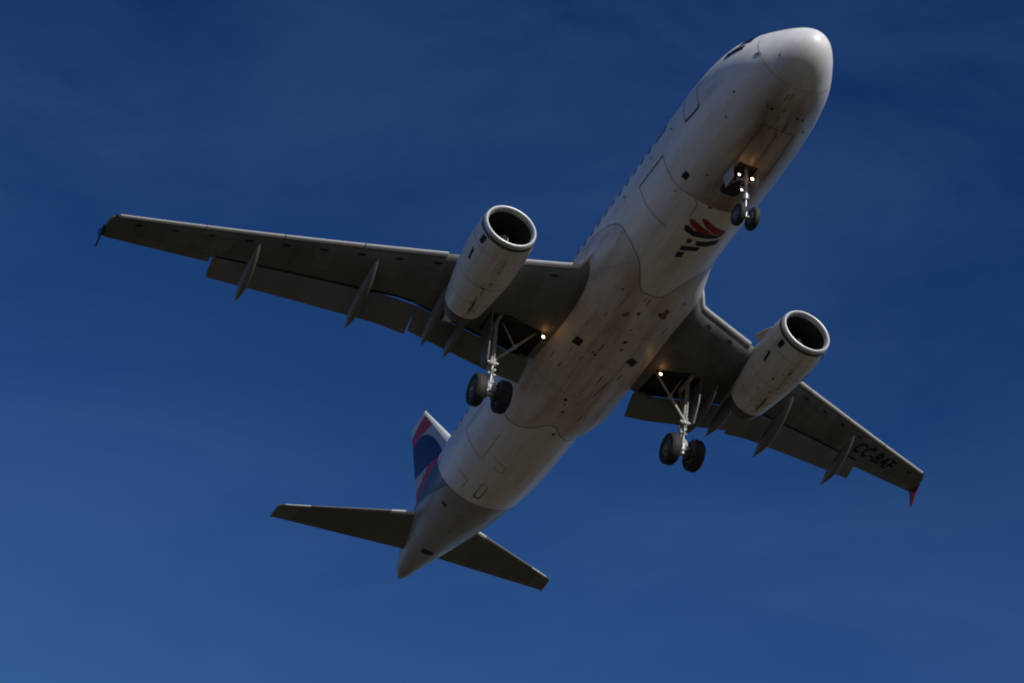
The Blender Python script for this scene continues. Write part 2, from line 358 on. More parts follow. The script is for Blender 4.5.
# emblem under the forward belly: two red bands, an indigo sweep, bars behind
DEC = [
    ('logored', [(7.41, 18.8), (7.34, 16.1), (7.40, 9), (7.54, -2.9), (7.61, -10.8), (7.70, 0.4), (7.64, 8.2), (7.55, 15.2)]),
    ('logored', [(7.17, 9.5), (7.11, 6.1), (7.3, -8.0), (7.40, -20.4), (7.585, -20.1), (7.57, -10.8), (7.38, 1.5)]),
    ('logoblue', [(7.70, 19.0), (7.66, 15.5), (7.74, 8.5), (7.70, 0.6), (7.61, -19.9), (7.75, -15.6), (7.85, -5.3), (7.93, 6.4), (7.86, 16.6)]),
    ('logoblue', [(8.14, 8.6), (8.11, 4.3), (8.26, 4.1), (8.31, 7.7)]),
    ('logoblue', [(8.11, 0.4), (8.02, -8.6), (7.80, -20.8), (8.04, -20.5), (8.20, -11), (8.26, -1.8)]),
    ('logoblue', [(8.50, 9.2), (8.33, -6.8), (8.50, -6.6), (8.68, 8.2)]),
    ('logoblue', [(8.82, 9.0), (8.74, 2.9), (8.96, 2.6), (9.04, 8.4)])]
for m_, p in DEC:
    cx_ = sum(q[0] for q in p) / len(p); ca_ = sum(q[1] for q in p) / len(p)
    if len(p) > 4:      # thicken along the fuselage
        p = [(q[0] + (.03 if i >= len(p) / 2 else -.02), q[1]) for i, q in enumerate(p)]
    else: p = [(cx_ + (q[0] - cx_) * 1.18, ca_ + (q[1] - ca_) * 1.05) for q in p]
    decal('emblem_stripe', p, M[m_], F, off=.007)
label(decal('access_hatch', [(6.05, 49), (6.04, 43), (6.31, 42.5), (6.35, 49)], M['dark'], F), 'dark square opening on the forward belly')
# small vents, drains and ports on the nose and belly
def dot(name, x, a, r, mat, surf=fum, off=.008, par=None, rx=1):
    return decal(name, [(x + r * rx * math.cos(t) * q_, a + r * 29.4 * math.sin(t) * q_) for t, q_ in [(i * math.pi / 5, random.uniform(.65, 1.15)) for i in range(10)]], M[mat], par or F, surf, off, 1)
for x, a, r in [(2.82, 61.9, .05), (3.57, 50.2, .04), (2.34, 25.5, .04), (2.33, 20.2, .06), (2.31, -10.2, .05), (2.32, -17, .055), (2.79, -27.1, .05), (2.65, -39.9, .04), (6.9, 45, .03), (6.6, 10, .05), (5.6, 30, .04)]:
    dot('drain_port', x, a, r, 'dark')
dot('static_plate', 1.59, 87.9, .13, 'seamsoft'); dot('static_port', 1.58, 87.9, .055, 'dark', off=.012)
for sg in (1,):
    mb = MB(); p0 = Vector(fuse(.93, 58 * sg)); nrm = Vector((-.3, .8 * sg, -.5)).normalized()
    mb.tube(p0 - nrm * .02, p0 + nrm * .09, .016, .012, 8); mb.tube(p0 + nrm * .08 + Vector((.03, 0, 0)), p0 + nrm * .09 - Vector((.14, 0, 0)), .014, .009, 8)
    mb.obj('pitot_probe', M['soot'], F)
# nose wheel door lines and stains
strips('door_seam', [[(2.9, 18), (4.85, 17.8)], [(2.9, -17.5), (4.85, -17.3)], [(2.95, 0), (4.6, 0)], [(2.9, 18), (2.88, -17.5)]], M['seam'], F, wd=.03)
random.seed(3)
for i in range(22):
    x = random.uniform(1.7, 3.8); a = random.uniform(-6, 20); dot('skin_stain', x, a, random.uniform(.015, .03), random.choice(['stain', 'seamsoft', 'stain']), rx=random.uniform(2, 8))
for poly in ([(23.42, 22.6), (24.42, 21.2), (24.40, 13.2), (23.5, 14.4), (23.5, 15.4), (24.30, 14.6), (24.34, 20.2), (24.2, 20.4)],): decal('tail_hatch_edge', poly, M['seam'], F)
strips('rear_hatch', [[(23.4, 22.3), (23.45, 14.4), (24.4, 13.2), (24.45, 21.5), (23.4, 22.3)]], M['seamsoft'], F, wd=.03)
for l_ in ([(21.7, 33), (21.9, 12.8), (22.3, 13), (22.2, 25)], [(23.8, 53), (23.8, 38), (24.5, 38)]): strips('access_panel', [l_], M['seamsoft'], F, wd=.026)
decal('tail_vent', [(26.1, 46.5), (26.28, 46), (26.3, 37), (26.1, 37.5)], M['dark'], F)
strips('tail_hatch', [[(26.1, 18), (26.15, 11), (26.5, 10.5), (26.48, 17.5), (26.1, 18)]], M['seam'], F, wd=.025)
dot('tail_drain', 27.7, 9, .05, 'dark')
label(decal('cooling_inlet', [(30.1, 22), (30.15, -6), (30.45, -12), (30.6, 0), (30.55, 20)], M['dark'], F), 'dark intake under the tail cone')
strips('paint_edge', [[(24.88, 12), (24.84, 0), (24.88, -14)]], M['seamsoft'], F, wd=.02)
decal('livery_mark', [(6.45, 112), (6.42, 108), (6.7, 106), (6.95, 108), (6.9, 113)], M['logored'], F)
for x, a in ((7.3, 94), (9.2, 92), (5.9, 95)): dot('service_port', x, a, .05, 'dark')

# belly fairing
TH = [-96 + 3 * i for i in range(65)]
rows = []
for i in range(61):
    t = i / 60
    rows.append([fair(cat_tab(FF, a) + (cat_tab(FR, a) - cat_tab(FF, a)) * t, a, -.016 if i in (0, 60) else 0) for a in TH])
mb = MB(); mb.grid(rows); B = mb.obj('belly_fairing', M['fair'], air, smooth=60)
strips('fairing_edge', [[(cat_tab(FF, a) - .01, a) for a in range(-84, 85, 3)], [(cat_tab(FR, a) + .01, a) for a in range(-60, 61, 3)]], M['seam'], B, surf=fuse, wd=.024, off=.02)
strips('panel_seam', [[(11.4, 22), (14, 21), (18.3, 17)], [(11.4, -22), (14, -21), (18.3, -17)], [(13.1, -60), (13.1, 60)], [(16.9, -55), (16.9, 55)], [(14.9, 0), (18.3, 0)], [(10.4, 36), (11.5, 58), (11.6, 75)], [(15.0, 22), (15.0, -22)]], M['faint'], B, surf=fam, wd=.022, off=.004)
for p in ([(14.33, 37), (14.30, 29), (14.66, 29.6), (14.72, 38)], [(14.2, -22), (14.47, -33.5), (14.76, -30.6), (14.43, -18)]):
    label(decal('air_vent', p, M['dark'], B, fam, .008), 'black square vent in the fairing')
random.seed(11)
for x, a, r, m_ in [(13.5, -4.5, .09, 'dark'), (13.93, -6.9, .07, 'stain'), (11.92, -21.9, .16, 'rust'), (11.7, -24, .10, 'rust'), (11.9, -19, .07, 'dark'), (12.39, 11.1, .14, 'stain'), (14.54, 15.3, .07, 'stain'), (14.6, 12, .05, 'dark'), (11.3, -38, .10, 'seamsoft'), (17.2, 8, .08, 'dark'), (17.45, 6, .06, 'stain'), (17.9, 2, .10, 'stain'), (12.9, -2, .05, 'stain'), (12.2, 0, .09, 'stain')]:
    dot('drain_mark' if m_ != 'rust' else 'beacon_stain', x, a, r * .8, m_, fam, .006 + random.random() * .003, B, 1.3)
for i in range(26):
    x = random.uniform(11.4, 18.2); a = random.gauss(0, 22); dot('skin_stain', x, a, random.uniform(.015, .03), random.choice(['stain', 'seamsoft']), fam, .005 + .003 * random.random(), B, random.uniform(3, 14))
dot('drain_port', 19.2, -6.2, .07, 'dark')

# ------------------------------------------------------------------ wings
def le(y):
    y = abs(y)
    if y < 2.7: return 11.99 - (2.7 - y) * .62 - max(0, 2.3 - y) * .8
    return 11.99 + .512 * (y - 2.7)
FLEX = .0016
def zle(y): d = abs(y) - 2.3; return -1.09 + (.165 * d + FLEX * d * d if d > 0 else -.35 * d)
def te(y):          # fixed trailing edge (cove) / aileron edge
    y = abs(y)
    if y < 6.45: return 16.38
    if y < 13.35: return 16.33 + .385 * (y - 6.8) if y > 6.8 else 16.38 - (y - 6.45) * .14
    return 19.2 + .345 * (y - 13.35)
def full(y): y = abs(y); return 17.05 if y < 6.45 else 17.05 + (19.25 - 17.05) * (y - 6.45) / 6.9 if y < 13.35 else te(y)
def thick(y): y = abs(y); return .86 - .085 * (y - 2.3) if y < 6.4 else .51 - .034 * (y - 6.4)
def drop(y): return max(.04, .40 - .045 * (abs(y) - 2.3))
def af(t): return 2.969 * math.sqrt(max(t, 0)) - 1.26 * t - 3.516 * t * t + 2.843 * t**3 - 1.015 * t**4  # /10 of t
def low(x, y):
    c = full(y) - le(y); t = max(0, min(1, (x - le(y)) / c)); T = thick(y)
    return zle(y) - drop(y) * t - T * .5 * af(t) * 1.0 * (1.12 if t < .5 else 1.12)* .98 / 1.0 * 1.0 if False else zle(y) - drop(y) * t - T * af(t) * .58
def upp(x, y):
    c = full(y) - le(y); t = max(0, min(1, (x - le(y)) / c)); T = thick(y)
    return zle(y) - drop(y) * t + T * af(t) * .42 + .02 * 0
TS = [0, .004, .012, .025, .045, .07, .1, .14] + [.18 + .041 * i for i in range(20)] + [1]
def wsec(y, s, xe=None):
    a = le(y); b = te(y) if xe is None else xe
    L_ = [(a + (b - a) * t, s * y, low(a + (b - a) * t, y)) for t in TS]
    U_ = [(a + (b - a) * t, s * y, upp(a + (b - a) * t, y) + (.004 if t == 1 else 0)) for t in TS[1:]]
    return L_[::-1] + U_
YS = [1.2, 1.7, 2., 2.15, 2.3, 2.5, 2.7] + [3 + .35 * i for i in range(10)] + [6.45] + [6.8 + .4 * i for i in range(16)] + [13.1, 13.349, 13.351] + [13.7 + .375 * i for i in range(9)]
def foil(mb, secs):  # simple thick profile rows
    mb.grid(secs, True, True)
def flap_secs(s, ys, xl, zl, ch, ang, tk):
    rows = []
    for y in ys:
        x0, z0, c, a, t = xl(y), zl(y), ch(y), R_(ang), tk(y)
        pr = [(1, 0), (.8, -.10), (.55, -.30), (.3, -.46), (.12, -.42), (.03, -.22), (0, 0), (.03, .3), (.12, .5), (.3, .54), (.55, .40), (.8, .18)]
        rows.append([(x0 + c * u * math.cos(a) + t * v * math.sin(a), s * y, z0 - c * u * math.sin(a) + t * v * math.cos(a)) for u, v in pr])
    return rows
def canoe(nose, tail, ry, rz, sag):
    nose = Vector(nose); tail = Vector(tail); rows = []
    for i in range(19):
        t = i / 18; r = (max(0, 1 - (1 - min(t / .6, 1)) ** 2) ** .75) * (1 if t < .6 else (1 - ((t - .6) / .4) ** 1.7)) ; r = max(r, .012)
        c = nose.lerp(tail, t) - Vector((0, 0, sag * math.sin(math.pi * t)))
        rows.append([c + Vector((0, ry * r * math.cos(a), rz * r * math.sin(a))) for a in [2 * math.pi * k / 16 for k in range(16)]])
    return rows
for s in (1, -1):
    FLEX = .0027 if s > 0 else .0016
    mb = MB(); mb.grid([wsec(y, s) for y in YS], True, True)
    # rounded tip
    W = mb.obj('wing', M['wing'], air, smooth=40)
    if s < 0: label(W, 'wing with black registration letters on its underside near the tip')
    # open main gear bay cut into the underside, faces painted near-black as depth shade
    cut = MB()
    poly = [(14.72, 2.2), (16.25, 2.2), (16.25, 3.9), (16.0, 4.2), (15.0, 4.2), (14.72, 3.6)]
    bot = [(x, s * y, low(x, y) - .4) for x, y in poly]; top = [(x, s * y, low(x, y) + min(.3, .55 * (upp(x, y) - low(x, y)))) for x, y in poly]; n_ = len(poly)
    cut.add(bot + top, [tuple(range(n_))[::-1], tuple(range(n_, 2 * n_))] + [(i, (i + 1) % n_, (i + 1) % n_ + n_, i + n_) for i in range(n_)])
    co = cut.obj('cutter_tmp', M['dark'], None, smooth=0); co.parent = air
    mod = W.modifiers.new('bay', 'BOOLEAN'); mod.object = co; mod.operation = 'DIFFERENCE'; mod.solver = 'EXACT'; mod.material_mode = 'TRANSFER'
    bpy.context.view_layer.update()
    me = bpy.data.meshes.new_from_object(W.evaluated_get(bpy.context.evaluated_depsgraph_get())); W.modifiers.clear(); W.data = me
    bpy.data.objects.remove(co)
    # slats: extended, bare metal noses ahead of the fixed leading edge
    for (a, b) in ((2.42, 5.15), (6.35, 8.9), (8.93, 11.4), (11.43, 13.9), (13.93, 16.68)):
        mb = MB(); rows = []
        for i in range(9):
            y = a + (b - a) * i / 8; k = 1.1 - .03 * y; X = le(y) - .09 * k; Z = zle(y) - .05 * k; T = .125 * k
            pr = [(.26, -.62), (.16, -.74), (.08, -.70), (.01, -.56), (-.045, -.32), (-.075, .05), (-.05, .38), (.0, .6), (.10, .8), (.32, 1.05), (.42, 1.10), (.30, .85), (.16, .45), (.08, .0), (.12, -.35)]
            rows.append([(X + u * k, s * y, Z + v * T) for u, v in pr])
        mb.grid(rows, True, True); mb.mi = [1 if (i_ % 15 in (0, 1, 14, 13)) else 0 for i_ in range(len(mb.f))]; mb.obj('slat', [M['slat'], M['wing']], W, smooth=50)
    rows = []
    for t in [i / 8 for i in range(9)]:
        c = Vector((11.85 - .95 * t, s * (2.40 - .47 * t), -1.10 + .16 * t + .34 * t * t)); rr = .10 * (1 - t) ** .6 + .012
        rows.append([c + Vector((-rr * math.cos(a) * .5, s * rr * math.cos(a), rr * math.sin(a))) for a in [2 * math.pi * k / 12 for k in range(12)]])
    mb = MB(); mb.grid(rows, True, True); mb.obj('root_fillet', M['white'], W, smooth=60)
    # flaps
    mb = MB(); mb.grid(flap_secs(s, [2.12, 3, 4, 5, 6, 6.41], lambda y: 16.38, lambda y: low(16.3, y) - .02, lambda y: .98, 30, lambda y: .2), True, True)
    mb.obj('flap', M['flap'], W, smooth=45)
    mb = MB(); mb.grid(flap_secs(s, [6.44, 7.5, 8.5, 9.5, 10.5, 11.5, 12.5, 13.28], lambda y: te(y) + .03 - .014 * (y - 6.5), lambda y: low(te(y), y) - .01 + .009 * (y - 6.5), lambda y: 1.17 - .040 * (y - 6.5), 24, lambda y: .16 - .007 * (y - 6.5)), True, True)
    mb.obj('flap', M['flap'], W, smooth=45)
    # near-black strip painting the shade of the unlit cove ahead of the flaps
    mb = MB()
    for ya, yb in ((2.2, 6.3), (6.6, 13.2)):
        rows = []
        for i in range(13):
            y = ya + (yb - ya) * i / 12; d = .13
            rows.append([(te(y) - d, s * y, low(te(y) - d, y) - .004), (te(y) + .001, s * y, low(te(y), y) - .004)])
        mb.grid(rows)
    mb.obj('flap_cove_shade', M['dark'], W, normals=False)
    # aileron hinge gap
    mb = MB(); rows = []
    for i in range(9):
        y = 13.5 + 2.9 * i / 8; x = te(y) - .48
        rows.append([(x - .02, s * y, low(x - .02, y) - .004), (x + .02, s * y, low(x + .02, y) - .004)])
    mb.grid(rows); mb.obj('aileron_hinge', M['seam'], W, normals=False)
    mb = MB()   # panel joints and access covers under the wing
    def wl(x0, y0, x1, y1, wd=.014):
        n = 10; d = Vector((x1 - x0, y1 - y0)).normalized(); nn = Vector((-d.y, d.x)) * wd
        mb.grid([[(x + k * nn.x, s * (y + k * nn.y), low(x + k * nn.x, y + k * nn.y) - .003) for k in (-1, 1)] for x, y in [(x0 + (x1 - x0) * i / n, y0 + (y1 - y0) * i / n) for i in range(n + 1)]])
    for f_ in (.2, .62): wl(le(3) + f_ * (te(3) - le(3)), 3, le(6.3) + f_ * (te(6.3) - le(6.3)), 6.3); wl(le(6.5) + f_ * (te(6.5) - le(6.5)), 6.5, le(16) + f_ * (te(16) - le(16)), 16)
    for y in (7.2, 9.4, 11.2, 13.3, 15.1): wl(le(y) + .25, y, te(y) - .2, y + .01)
    mb.obj('panel_seam', M['seam'], W, normals=False)
    y = 3.0
    while y < 16.2:
        if not 5.2 < y < 6.3:
            x = le(y) + .26; mb = MB()
            mb.add([(x + .05 * math.cos(t) + .08 * math.sin(t), s * (y + .15 * math.sin(t)), low(x + .05 * math.cos(t) + .08 * math.sin(t), y + .15 * math.sin(t)) - .006) for t in [i * math.pi / 4 for i in range(8)]], [tuple(range(8))])
            mb.obj('slat_track_port', M['dark'], W, normals=False, smooth=0)
        y += 1.18
    # flap track fairings
    for n0, t0, r in (((16.75, 12.15, .26), (19.38, 12.15, -.33), (.165, .25)), ((15.1, 8.4, -.42), (18.22, 8.4, -1.08), (.20, .30)), ((14.3, 5.95, -1.02), (17.36, 5.84, -1.60), (.19, .30)), ((14.8, 5.0, -1.35), (17.42, 4.98, -1.80), (.17, .26))):
        q_ = (-.30, -.12) if s < 0 else (0, 0); n0 = (n0[0], n0[1] + q_[0], n0[2] + q_[1]); t0 = (t0[0], t0[1] + q_[0], t0[2] + q_[1])
        mb = MB(); mb.grid(canoe((n0[0], s * n0[1], n0[2]), (t0[0], s * t0[1], t0[2]), r[0], r[1], .10), True, True); mb.obj('flap_track_fairing', M['canoe'], W, smooth=50)
    # tip cap and arrow-shaped fence
    mb = MB(); rows = []
    for i in range(7):
        t = i / 6; y = 16.7 + .33 * math.sin(t * math.pi / 2); sc_ = math.cos(t * math.pi / 2) * .97 + .03
        base = wsec(16.7, s); a = le(16.7) + (1 - math.cos(t * math.pi / 2)) * .75; b = te(16.7) + .08 * t
        x0, x1 = le(16.7), te(16.7)
        rows.append([(a + (p[0] - x0) / (x1 - x0) * (b - a), s * y, zle(16.7) + .05 * t + (p[2] - zle(16.7)) * sc_) for p in base])
    mb.grid(rows, True, True); mb.obj('wing_tip', M['wing'], W, smooth=50)
    zt = zle(16.95) + .02; Y = s * 17.06
    mb = MB(); mb.slab([(19.85, Y, zt - .04), (20.15, Y, zt - .20), (20.62, Y + s * .03, zt - (.60 if s < 0 else .40)), (20.72, Y + s * .03, zt - (.58 if s < 0 else .38)), (20.58, Y, zt - .10), (20.74, Y + s * .04, zt + .40), (20.64, Y + s * .04, zt + .43), (20.2, Y, zt + .10)], (0, 1, .03), .045)
    mb.obj('wing_tip_fence', M['red'] if s < 0 else M['blue'], W, smooth=0)
    mb = MB(); p = Vector((le(16.6) + .06, s * 16.72, zle(16.7) - .02)); mb.lathe(p, (0, s, 0), [(0, .05), (.06, .045), (.1, .02), (.11, .001)], 10); mb.obj('navigation_light', M['glass'], W)
    # registration under the port wing
    if s < 0:
        cu = bpy.data.curves.new('t', 'FONT'); cu.body = 'CC-BAF'; cu.size = 1; cu.shear = .0; cu.offset = .022; cu.space_character = 1.08; cu.resolution_u = 3
        to = bpy.data.objects.new('t', cu); COL.objects.link(to); bpy.context.view_layer.update()
        me = bpy.data.meshes.new_from_object(to.evaluated_get(bpy.context.evaluated_depsgraph_get())); bpy.data.objects.remove(to)
        bm = bmesh.new(); bm.from_mesh(me); bmesh.ops.triangulate(bm, faces=bm.faces)
        for _ in range(3): bmesh.ops.subdivide_edges(bm, edges=[e_ for e_ in bm.edges if e_.calc_length() > .2], cuts=1); bmesh.ops.triangulate(bm, faces=[f_ for f_ in bm.faces if len(f_.verts) > 3])
        wd = max(v.co.x for v in bm.verts) - min(v.co.x for v in bm.verts)
        A = Vector((18.0, 12.5)); Bp = Vector((19.07, 14.85)); d = (Bp - A); ln = d.length; d.normalize(); upv = Vector((-d.y, d.x))   # (x, |y|); letter tops towards the leading edge
        for v in bm.verts:
            u_ = v.co.x / wd * ln; h_ = v.co.y * .82
            p = A + d * u_ + upv * h_; p = Vector((p.x, p.y)); v.co = (p.x, -p.y, low(p.x, p.y) - .011)
        me2 = bpy.data.meshes.new('registration_lettering'); bm.to_mesh(me2); bm.free(); me2.materials.clear(); me2.materials.append(M['letter'])
        ro = bpy.data.objects.new('registration_lettering', me2); COL.objects.link(ro); ro.parent = W
    # landing light hanging from the wing root
    c = Vector((14.72, s * 2.30, low(14.7, 2.3) - .18))
    mb = MB(); mb.lathe(c + Vector((.16, 0, 0)), (-1, 0, -.08), [(0, .02), (.03, .045), (.1, .062), (.15, .066)], 18)
    mb.tube(c + Vector((.08, 0, .05)), c + Vector((.1, 0, .26)), .03, n=8)
    LH = mb.obj('landing_light', [M['leg']], W, smooth=50)
    mb = MB(); mb.lathe(c + Vector((.16, 0, 0)), (-1, 0, -.08), [(.148, .058), (.165, .04), (.172, .001)], 18); mb.obj('lamp', M['lamp'], W)
    pl = bpy.data.lights.new('landing_lamp_glow', 'POINT'); pl.energy = 1.1; pl.color = (1, .42, .08); pl.shadow_soft_size = .08
    po = bpy.data.objects.new('landing_lamp_glow', pl); COL.objects.link(po); po.parent = W; po.location = c + Vector((-.12, 0, 0))

    # -------------------------------------------------------------- engines
    EX = Vector((10.33, 5.54, -1.83)) if s > 0 else Vector((10.37, -5.67, -2.07)); AX = Vector((1, s * -.012, -.03)).normalized()   # x aft, slightly nose up and toed
    mb = MB(); prof = [(.26, .955), (.4, .975), (.7, 1.0), (1.2, 1.015), (1.8, .99), (2.4, .94), (2.9, .875), (3.5, .785), (3.98, .70), (3.98, .68), (3.6, .70)]
    mb.lathe(EX, AX, prof, 64); E_ = mb.obj('engine', M['cowl'], air, smooth=40)
    mb = MB(); mb.lathe(EX, AX, [(.15, .94), (.08, .925), (.03, .905), (.008, .885), (0, .865), (.008, .845), (.03, .825), (.08, .803), (.2, .78)], 64); mb.obj('inlet_lip', M['lip'], E_, smooth=60)
    mb = MB(); mb.lathe(EX, AX, [(.145, .942), (.16, .936), (.25, .942), (.265, .957)], 64); mb.obj('lip_joint_shade', M['soot'], E_)  # cowl joint, widened and darkened to paint the shadow band behind the lip
    mb = MB(); mb.lathe(EX, AX, [(.19, .781), (.5, .775), (1.05, .79), (1.1, .80)], 64); mb.obj('inlet_duct', plain('duct_lining', (.025, .025, .026), .7) if s > 0 else bpy.data.materials['duct_lining'], E_)
    mb = MB(); mb.lathe(EX, AX, [(1.14, .82), (1.2, .3), (1.2, .001)], 48); mb.k = 1
    u_ = AX.orthogonal().normalized(); w2 = AX.cross(u_)
    for k in range(22):
        t = 2 * math.pi * k / 22
        def P(r, a, dx): return EX + AX * (1.0 + dx) + (u_ * math.cos(a) + w2 * math.sin(a)) * r
        mb.add([P(.26, t, 0), P(.26, t + .22, .12), P(.52, t + .26, .13), P(.79, t + .30, .10), P(.79, t + .08, -.02), P(.52, t + .03, -.02)], [(0, 1, 2, 5), (5, 2, 3, 4)])
    mb.obj('fan', [M['dark'], M['bladem']], E_, smooth=30)
    mb = MB(); mb.lathe(EX, AX, [(.50, .001), (.53, .05), (.60, .11), (.72, .18), (.88, .24), (1.05, .27)], 32); mb.k = 1
    rows = []
    for i in range(22):      # white spiral on the spinner
        t = i / 21; a = 1.0 + 4.4 * t; x = .54 + .26 * t; r = .07 + .145 * (t ** .8); wv = .018 + .03 * t
        rows.append([EX + AX * (x - .012 + k * wv * .6) + (u_ * math.cos(a) + w2 * math.sin(a)) * (r + k * wv * .5 + .008) for k in (-1, 1)])
    mb.grid(rows); mb.obj('spinner', [M['bladem'], M['white']], E_, smooth=50)
    mb = MB(); mb.lathe(EX, AX, [(3.8, .66), (3.98, .665), (4.2, .63), (4.45, .565), (4.45, .54), (4.0, .59), (3.8, .61)], 48); mb.obj('exhaust_nozzle', M['soot'], E_, smooth=40)
    mb = MB(); mb.lathe(EX, AX, [(3.4, .70), (3.45, .001)], 32); mb.lathe(EX, AX, [(3.4, .3), (3.9, .26), (4.3, .12), (4.4, .001)], 24); mb.obj('tail_cone', M['dark'], E_)
    # cowl joints, latches, panels: surface function around the cowl
    def cr_(x):
        for (a, ra), (b, rb) in zip(prof, prof[1:]):
            if a <= x <= b:
                t = (x - a) / (b - a); return ra + (rb - ra) * t
        return .9
    def cowl(x, ang, off=0):
        a = R_(ang); return EX + AX * x + (Vector((0, 1, 0)) * math.sin(a) * s - Vector((0, 0, 1)) * math.cos(a)) * (cr_(x) + off + .004)
    strips('cowl_seam', [[(.75, a) for a in range(-150, 151, 10)], [(2.15, a) for a in range(-150, 151, 10)], [(.75, 0), (3.8, 0)], [(3.1, a) for a in range(-140, 141, 10)]], M['faint'], E_, surf=cowl, wd=.02, off=.004)
    random.seed(21 + s)
    for i in range(40):
        x = random.uniform(.9, 3.6); a = random.gauss(-2, 13)
        decal('cowl_stain' if i > 7 else 'drain_port', [(x + q * math.cos(t), a + q * 50 * random.uniform(.6, 1) * math.sin(t)) for q in [random.uniform(.018, .05)] for t in [j * math.pi / 4 for j in range(8)]], M['stain' if i > 7 else 'dark'], E_, cowl, .006 + .003 * random.random(), 1)
    for p in ([(.30, 62), (.62, 62), (.62, 52), (.30, 50)], [(1.0, 66), (1.5, 63), (1.5, 58), (1.07, 60)], [(2.6, 6), (3.5, 3), (3.7, -2), (3.0, -1)]):
        decal('cowl_panel' if p[0][0] < 2 else 'oil_streak', [(x, -a * 1) for x, a in p] if s < 0 else p, M['dark'] if p[0][0] < 2 else M['stain'], E_, cowl, .012)
    if s < 0:
        for p in ([(.30, 62), (.6, 62), (.6, 52), (.30, 50)], [(1.25, 50), (1.75, 48), (1.75, 43), (1.3, 43)]): decal('cowl_panel', p, M['dark'], E_, cowl, .012)
    mb = MB(); a0 = Vector(cowl(1.1, 62 * -1)); 
    mb.grid([[cowl(x, -58, 0), cowl(x, -58, h)] for x, h in ((1.05, 0), (1.3, .17), (1.7, .30), (2.0, .30), (2.06, 0))]) if False else None
    # strake on the inboard shoulder
    rows = []
    for x, h in ((.85, .01), (1.15, .14), (1.5, .27), (1.62, .27), (1.66, .02)):
        rows.append([Vector(cowl(x, -122, -.02)) + Vector((0, 0, .012)), Vector(cowl(x, -122, h)) + Vector((0, 0, .006)), Vector(cowl(x, -122, h)) - Vector((0, 0, .006)), Vector(cowl(x, -122, -.02)) - Vector((0, 0, .012))])
    mb = MB(); mb.grid(rows, True, True); mb.obj('strake', M['cowl'], E_, smooth=0)
    # pylon
    rows = []
    for x, zt_, zb, hwid in ((11.6, -.98, -1.2, .03), (12.2, -.78, -1.3, .13), (13., -.52, -1.4, .17), (13.8, -.52, -1.6, .17), (14.6, -.75, -1.75, .16), (15.1, -.85, -2.0, .15), (15.35, -.88, -1.98, .08), (15.6, -.9, -1.7, .07), (16.2, -.95, -1.28, .03)):
        rows.append([(x, s * 5.62 - hwid, zb), (x, s * 5.62 - hwid, zt_), (x, s * 5.62 + hwid, zt_), (x, s * 5.62 + hwid, zb), (x, s * 5.62, zb - .05)])
    mb = MB(); mb.grid(rows, True, True); mb.obj('pylon', M['cowl'], E_, smooth=30)

    # -------------------------------------------------------------- main gear
    g = MB(); y0 = s * 3.79; top = Vector((15.4, y0, -1.25)); ax = Vector((16.0, s * 3.74, -4.04))
    d = (ax - top); mid = top + d * .58; low_ = top + d * .9
    g.tube(top, mid, .075, .09, 18); g.tube(mid - d * .02, mid + d * .03, .14, n=18); g.tube(low_ - d * .02, ax + d * .03, .10, n=16)
    g.tube(ax - Vector((0, .62, 0)), ax + Vector((0, .62, 0)), .07, n=14)
    # torque links
    back = Vector((.30, 0, -.02)); a1 = top + d * .60 + Vector((.1, 0, 0)); a2 = ax + Vector((.08, 0, .1)); k1 = (a1 + a2) / 2 + back
    for dy in (-.09, .09):
        g.tube(a1 + Vector((0, dy, 0)), k1 + Vector((0, dy * .3, 0)), .028, n=8); g.tube(k1 + Vector((0, dy * .3, 0)), a2 + Vector((0, dy, 0)), .028, n=8)
    fr_ = Vector((-.13, 0, 0))
    g.path([top + fr_, top + d * .3 + fr_ * 1.1, top + d * .62 + fr_ * 1.3, ax + fr_ * .9 + Vector((0, .1, .1))], .016, 6)
    g.tube(mid + Vector((-.02, -.2, 0)), mid + Vector((-.02, .2, 0)), .05, n=10); g.tube(ax + Vector((-.13, -.22, .04)), ax + Vector((-.13, .22, .04)), .035, n=8)
    g.tube(top + Vector((-.5, 0, .02)), top + Vector((.55, 0, .05)), .09, n=12)
    g.tube(mid + Vector((0, 0, .35)), top + Vector((.55, s * -.05, .02)), .045, n=8)
    for dy in (-1, 1):
        g.tube(ax + Vector((-.10, dy * .03, .55)), ax + Vector((-.14, dy * .20, .02)), .055, .06, n=10); g.tube(ax + Vector((-.13, dy * .12, .12)), ax + Vector((-.10, dy * .27, -.12)), .05, n=8)
    g.tube(ax + Vector((-.06, 0, .95)), ax + Vector((-.08, 0, .5)), .115, .10, n=14); g.tube(ax + Vector((-.16, -.14, .72)), ax + Vector((-.16, .14, .78)), .05, n=8)
    g.tube(ax + Vector((-.08, -.17, 1.02)), ax + Vector((-.08, .15, 1.06)), .07, n=8); g.tube(ax + Vector((-.14, -.12, .42)), ax + Vector((-.14, .14, .36)), .04, n=8)
    G = g.obj('main_gear', M['leg'], air, smooth=40)
    g = MB(); g.tube(low_ - d * .33, ax, .07, n=18); g.obj('shock_piston', M['chrome'], G)
    g = MB(); j = top + d * .56; bt = Vector((15.2, s * 2.35, -1.38)); km = j.lerp(bt, .5)
    g.tube(j, km, .048, n=10); g.tube(km, bt, .042, n=10); g.tube(km - (bt - j) * .03, km + (bt - j) * .03, .085, n=10)
    g.tube(km, top + Vector((0, -s * .25, .05)), .028, n=8); g.obj('side_brace', M['leg'], G, smooth=40)
    g = MB(); o_ = s * .33; g.slab([(14.95, y0 + o_, -1.25), (15.95, y0 + o_, -1.3), (16.1, y0 + o_ * .8, -2.2), (16.02, y0 + o_ * .7, -2.95), (15.55, y0 + o_ * .7, -2.95), (15.2, y0 + o_ * .9, -2.2)], (0, 1, .1), .04)
